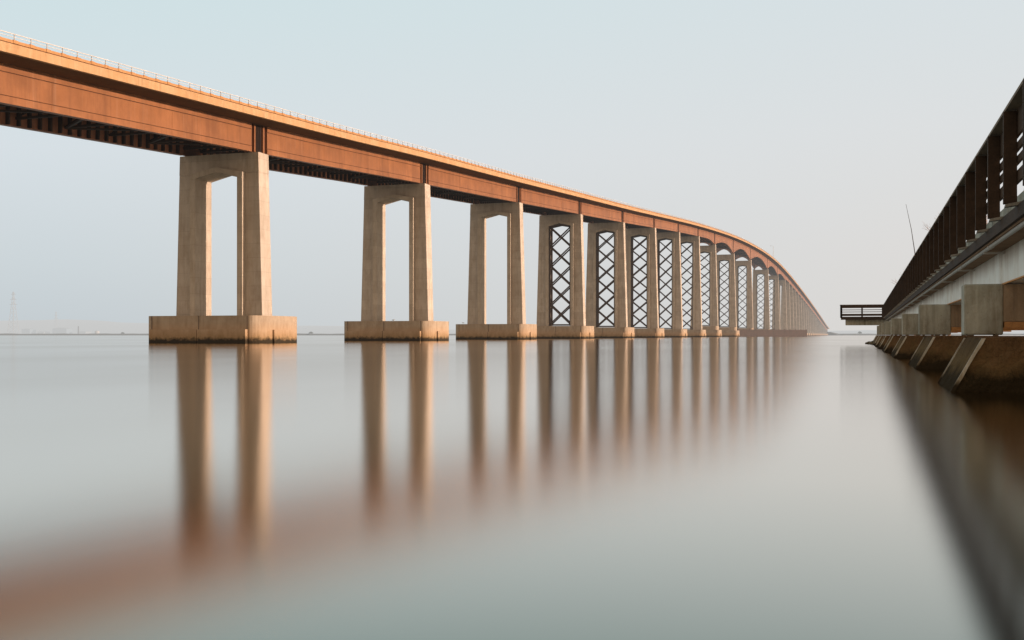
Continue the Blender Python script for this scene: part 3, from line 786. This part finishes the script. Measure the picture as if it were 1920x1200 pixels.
def shed(px, z, w_, h_, m1, label):
    z *= 1.4; w_ *= 1.4; h_ *= 1.4
    x, y = XY(px, z); B = empty('warehouse', (x, y, 3), label, 'building')
    mb = LB(); mb.box(x-w_/2, x+w_/2, y-20, y+20, 3, 3+h_); mb.part('wall', M[m1], B)
    mb = LB(); mb.prism([(x-w_/2-1, 3+h_), (x+w_/2+1, 3+h_), (x, 3+h_+w_*.06)], y-21, y+21); mb.part('roof', M['roof'], B)
    for k in range(3):
        mb = LB(); xx = x-w_/3+k*w_/3; mb.box(xx-3, xx+3, y-20.3, y-20.05, 3, 3+h_*.6); mb.part('door', M['roof'], B)
shed(54, 3600, 34, 18, 'wall_blue', 'pale blue shed on the far shore near the tall pylon')
shed(82, 3600, 26, 9, 'wall_pale', 'low pale shed between the two blue sheds on the far shore')
shed(117, 3600, 58, 20, 'wall_blue', 'widest pale blue warehouse on the far shore left of the nearest pier')
shed(160, 3600, 26, 10, 'wall_pale', 'small pale building right of the dark chimney on the far shore')
x, y = XY(147, 3500); o = MB(); o.tube([(x, y, 2), (x, y, 30)], [2.6, 1.8], 10); tag(o.build('chimney_stack', M['chimney'], loc=(x, y, 2)), 'thin dark chimney on the far shore beside the warehouses', 'chimney')
x, y = XY(182, 3400); o = MB(); o.tube([(x, y, 2), (x, y, 13), (x, y, 15)], [7, 7, 2], 16); tag(o.build('storage_tank', M['tank'], loc=(x, y, 2)), 'small white storage tank on the far shore left of the nearest pier', 'tank')
def far_tree(px, z, h, w_, label):
    x, y = XY(px, z); T = empty('tree', (x, y, 3), label, 'tree'); rnd = random.Random(px)
    mb = LB(); mb.tube([(x, y, 3), (x, y, 3+h*.5)], [h*.05, h*.03], 6); mb.part('trunk', M['bark'], T)
    mb = LB()
    for k in range(260):
        a_ = rnd.uniform(0, 6.28); q = rnd.random()**.5; zz = rnd.random()
        cx = x+math.cos(a_)*q*w_*math.sqrt(max(0, 1-zz*zz)); cy = y+math.sin(a_)*q*w_*.7*math.sqrt(max(0, 1-zz*zz)); cz = 3+h*.25+zz*h*.75
        s = h*.11; n1 = Vector((rnd.uniform(-1, 1), rnd.uniform(-1, 1), rnd.uniform(-1, 1))).normalized(); n2 = n1.orthogonal().normalized(); n3 = n1.cross(n2)
        c = Vector((cx, cy, cz)); mb.quad(*[tuple(c+n2*s*p_+n3*s*q_) for p_, q_ in ((-1, -.5), (1, -.7), (.8, .8), (-.7, .6))])
    mb.part('crown', M['foliage'], T)
far_tree(1612, 2380, 5.5, 5, 'single small round tree on the far shore, left of the platform')
far_tree(583, 2380, 5.0, 6, 'small low tree on the far shore between the first and second piers')
far_tree(230, 2400, 4.0, 5, 'small low bush on the far shore left of the nearest footing')

# ------------------------------------------------------------------ sky and sun
SUN_EL, SUN_AZ = 4.5, 79.0      # azimuth clockwise from +Y : sun to the right, a little behind the camera
sun_d = bpy.data.lights.new('sun', 'SUN'); sun = bpy.data.objects.new('sun', sun_d); col.objects.link(sun)
sun_d.energy = 5.9; sun_d.angle = R(0.6); sun_d.color = (1.0, .73, .56)
dirv = Vector((math.sin(R(SUN_AZ))*math.cos(R(SUN_EL)), math.cos(R(SUN_AZ))*math.cos(R(SUN_EL)), math.sin(R(SUN_EL))))
sun.rotation_euler = dirv.to_track_quat('Z', 'Y').to_euler()
wd = bpy.data.worlds.new('World'); sc.world = wd; wd.use_nodes = True
nt = wd.node_tree; nt.nodes.clear(); b = NB(nt)
tc = b.n('ShaderNodeTexCoord'); nv = b.n('ShaderNodeVectorMath', operation='NORMALIZE'); b.l(tc.outputs['Generated'], nv.inputs[0])
sep = b.n('ShaderNodeSeparateXYZ'); b.l(nv.outputs[0], sep.inputs[0])
zc_ = b.math('MAXIMUM', sep.outputs['Z'], 0.0)
dt = b.n('ShaderNodeVectorMath', operation='DOT_PRODUCT'); b.l(nv.outputs[0], dt.inputs[0]); dt.inputs[1].default_value = (C_, S_, 0)   # to the right of the view
az = b.math('MULTIPLY_ADD', dt.outputs['Value'], 1.0); az.node.inputs[2].default_value = .5
left = b.ramp(zc_, [(0, (.54, .59, .62)), (.06, (.59, .65, .68)), (.16, (.66, .72, .76)), (.30, (.60, .73, .76)), (1, (.56, .58, .58))])
right = b.ramp(zc_, [(0, (.69, .67, .645)), (.08, (.70, .69, .68)), (.18, (.70, .72, .73)), (.32, (.66, .73, .76)), (1, (.56, .58, .58))])
gcol = b.mix(b.ramp(az, [(.1, 0), (.85, 1)]), left, right)
ds = b.n('ShaderNodeVectorMath', operation='DOT_PRODUCT'); b.l(nv.outputs[0], ds.inputs[0]); ds.inputs[1].default_value = tuple(dirv)
gcol = b.mix(b.math('MULTIPLY', b.math('POWER', b.math('MAXIMUM', ds.outputs['Value'], 0.0), 5.0), .8), gcol, (1.15, .82, .55))
db = b.n('ShaderNodeVectorMath', operation='DOT_PRODUCT'); b.l(nv.outputs[0], db.inputs[0]); db.inputs[1].default_value = (S_, -C_, 0)   # away from the view: unseen sky warmed to brighten pier fronts
gcol = b.mix(b.ramp(db.outputs['Value'], [(.05, 0), (.6, 1)]), gcol, (.86, .62, .42))
sky = b.n('ShaderNodeTexSky', sky_type='NISHITA'); sky.sun_disc = False; sky.sun_elevation = R(SUN_EL); sky.sun_rotation = R(SUN_AZ)
sky.dust_density = 4; sky.air_density = 1.2
bg1 = b.n('ShaderNodeBackground'); b.l(gcol, bg1.inputs[0]); bg1.inputs[1].default_value = 1.13
bg2 = b.n('ShaderNodeBackground'); b.l(sky.outputs[0], bg2.inputs[0]); bg2.inputs[1].default_value = .05
mx = b.n('ShaderNodeMixShader'); mx.inputs[0].default_value = .1
b.l(bg1.outputs[0], mx.inputs[1]); b.l(bg2.outputs[0], mx.inputs[2])
out = b.n('ShaderNodeOutputWorld'); b.l(mx.outputs[0], out.inputs[0])
sc.view_settings.view_transform = 'Standard'; sc.view_settings.look = 'None'; sc.view_settings.exposure = 0
sc.render.engine = 'CYCLES'
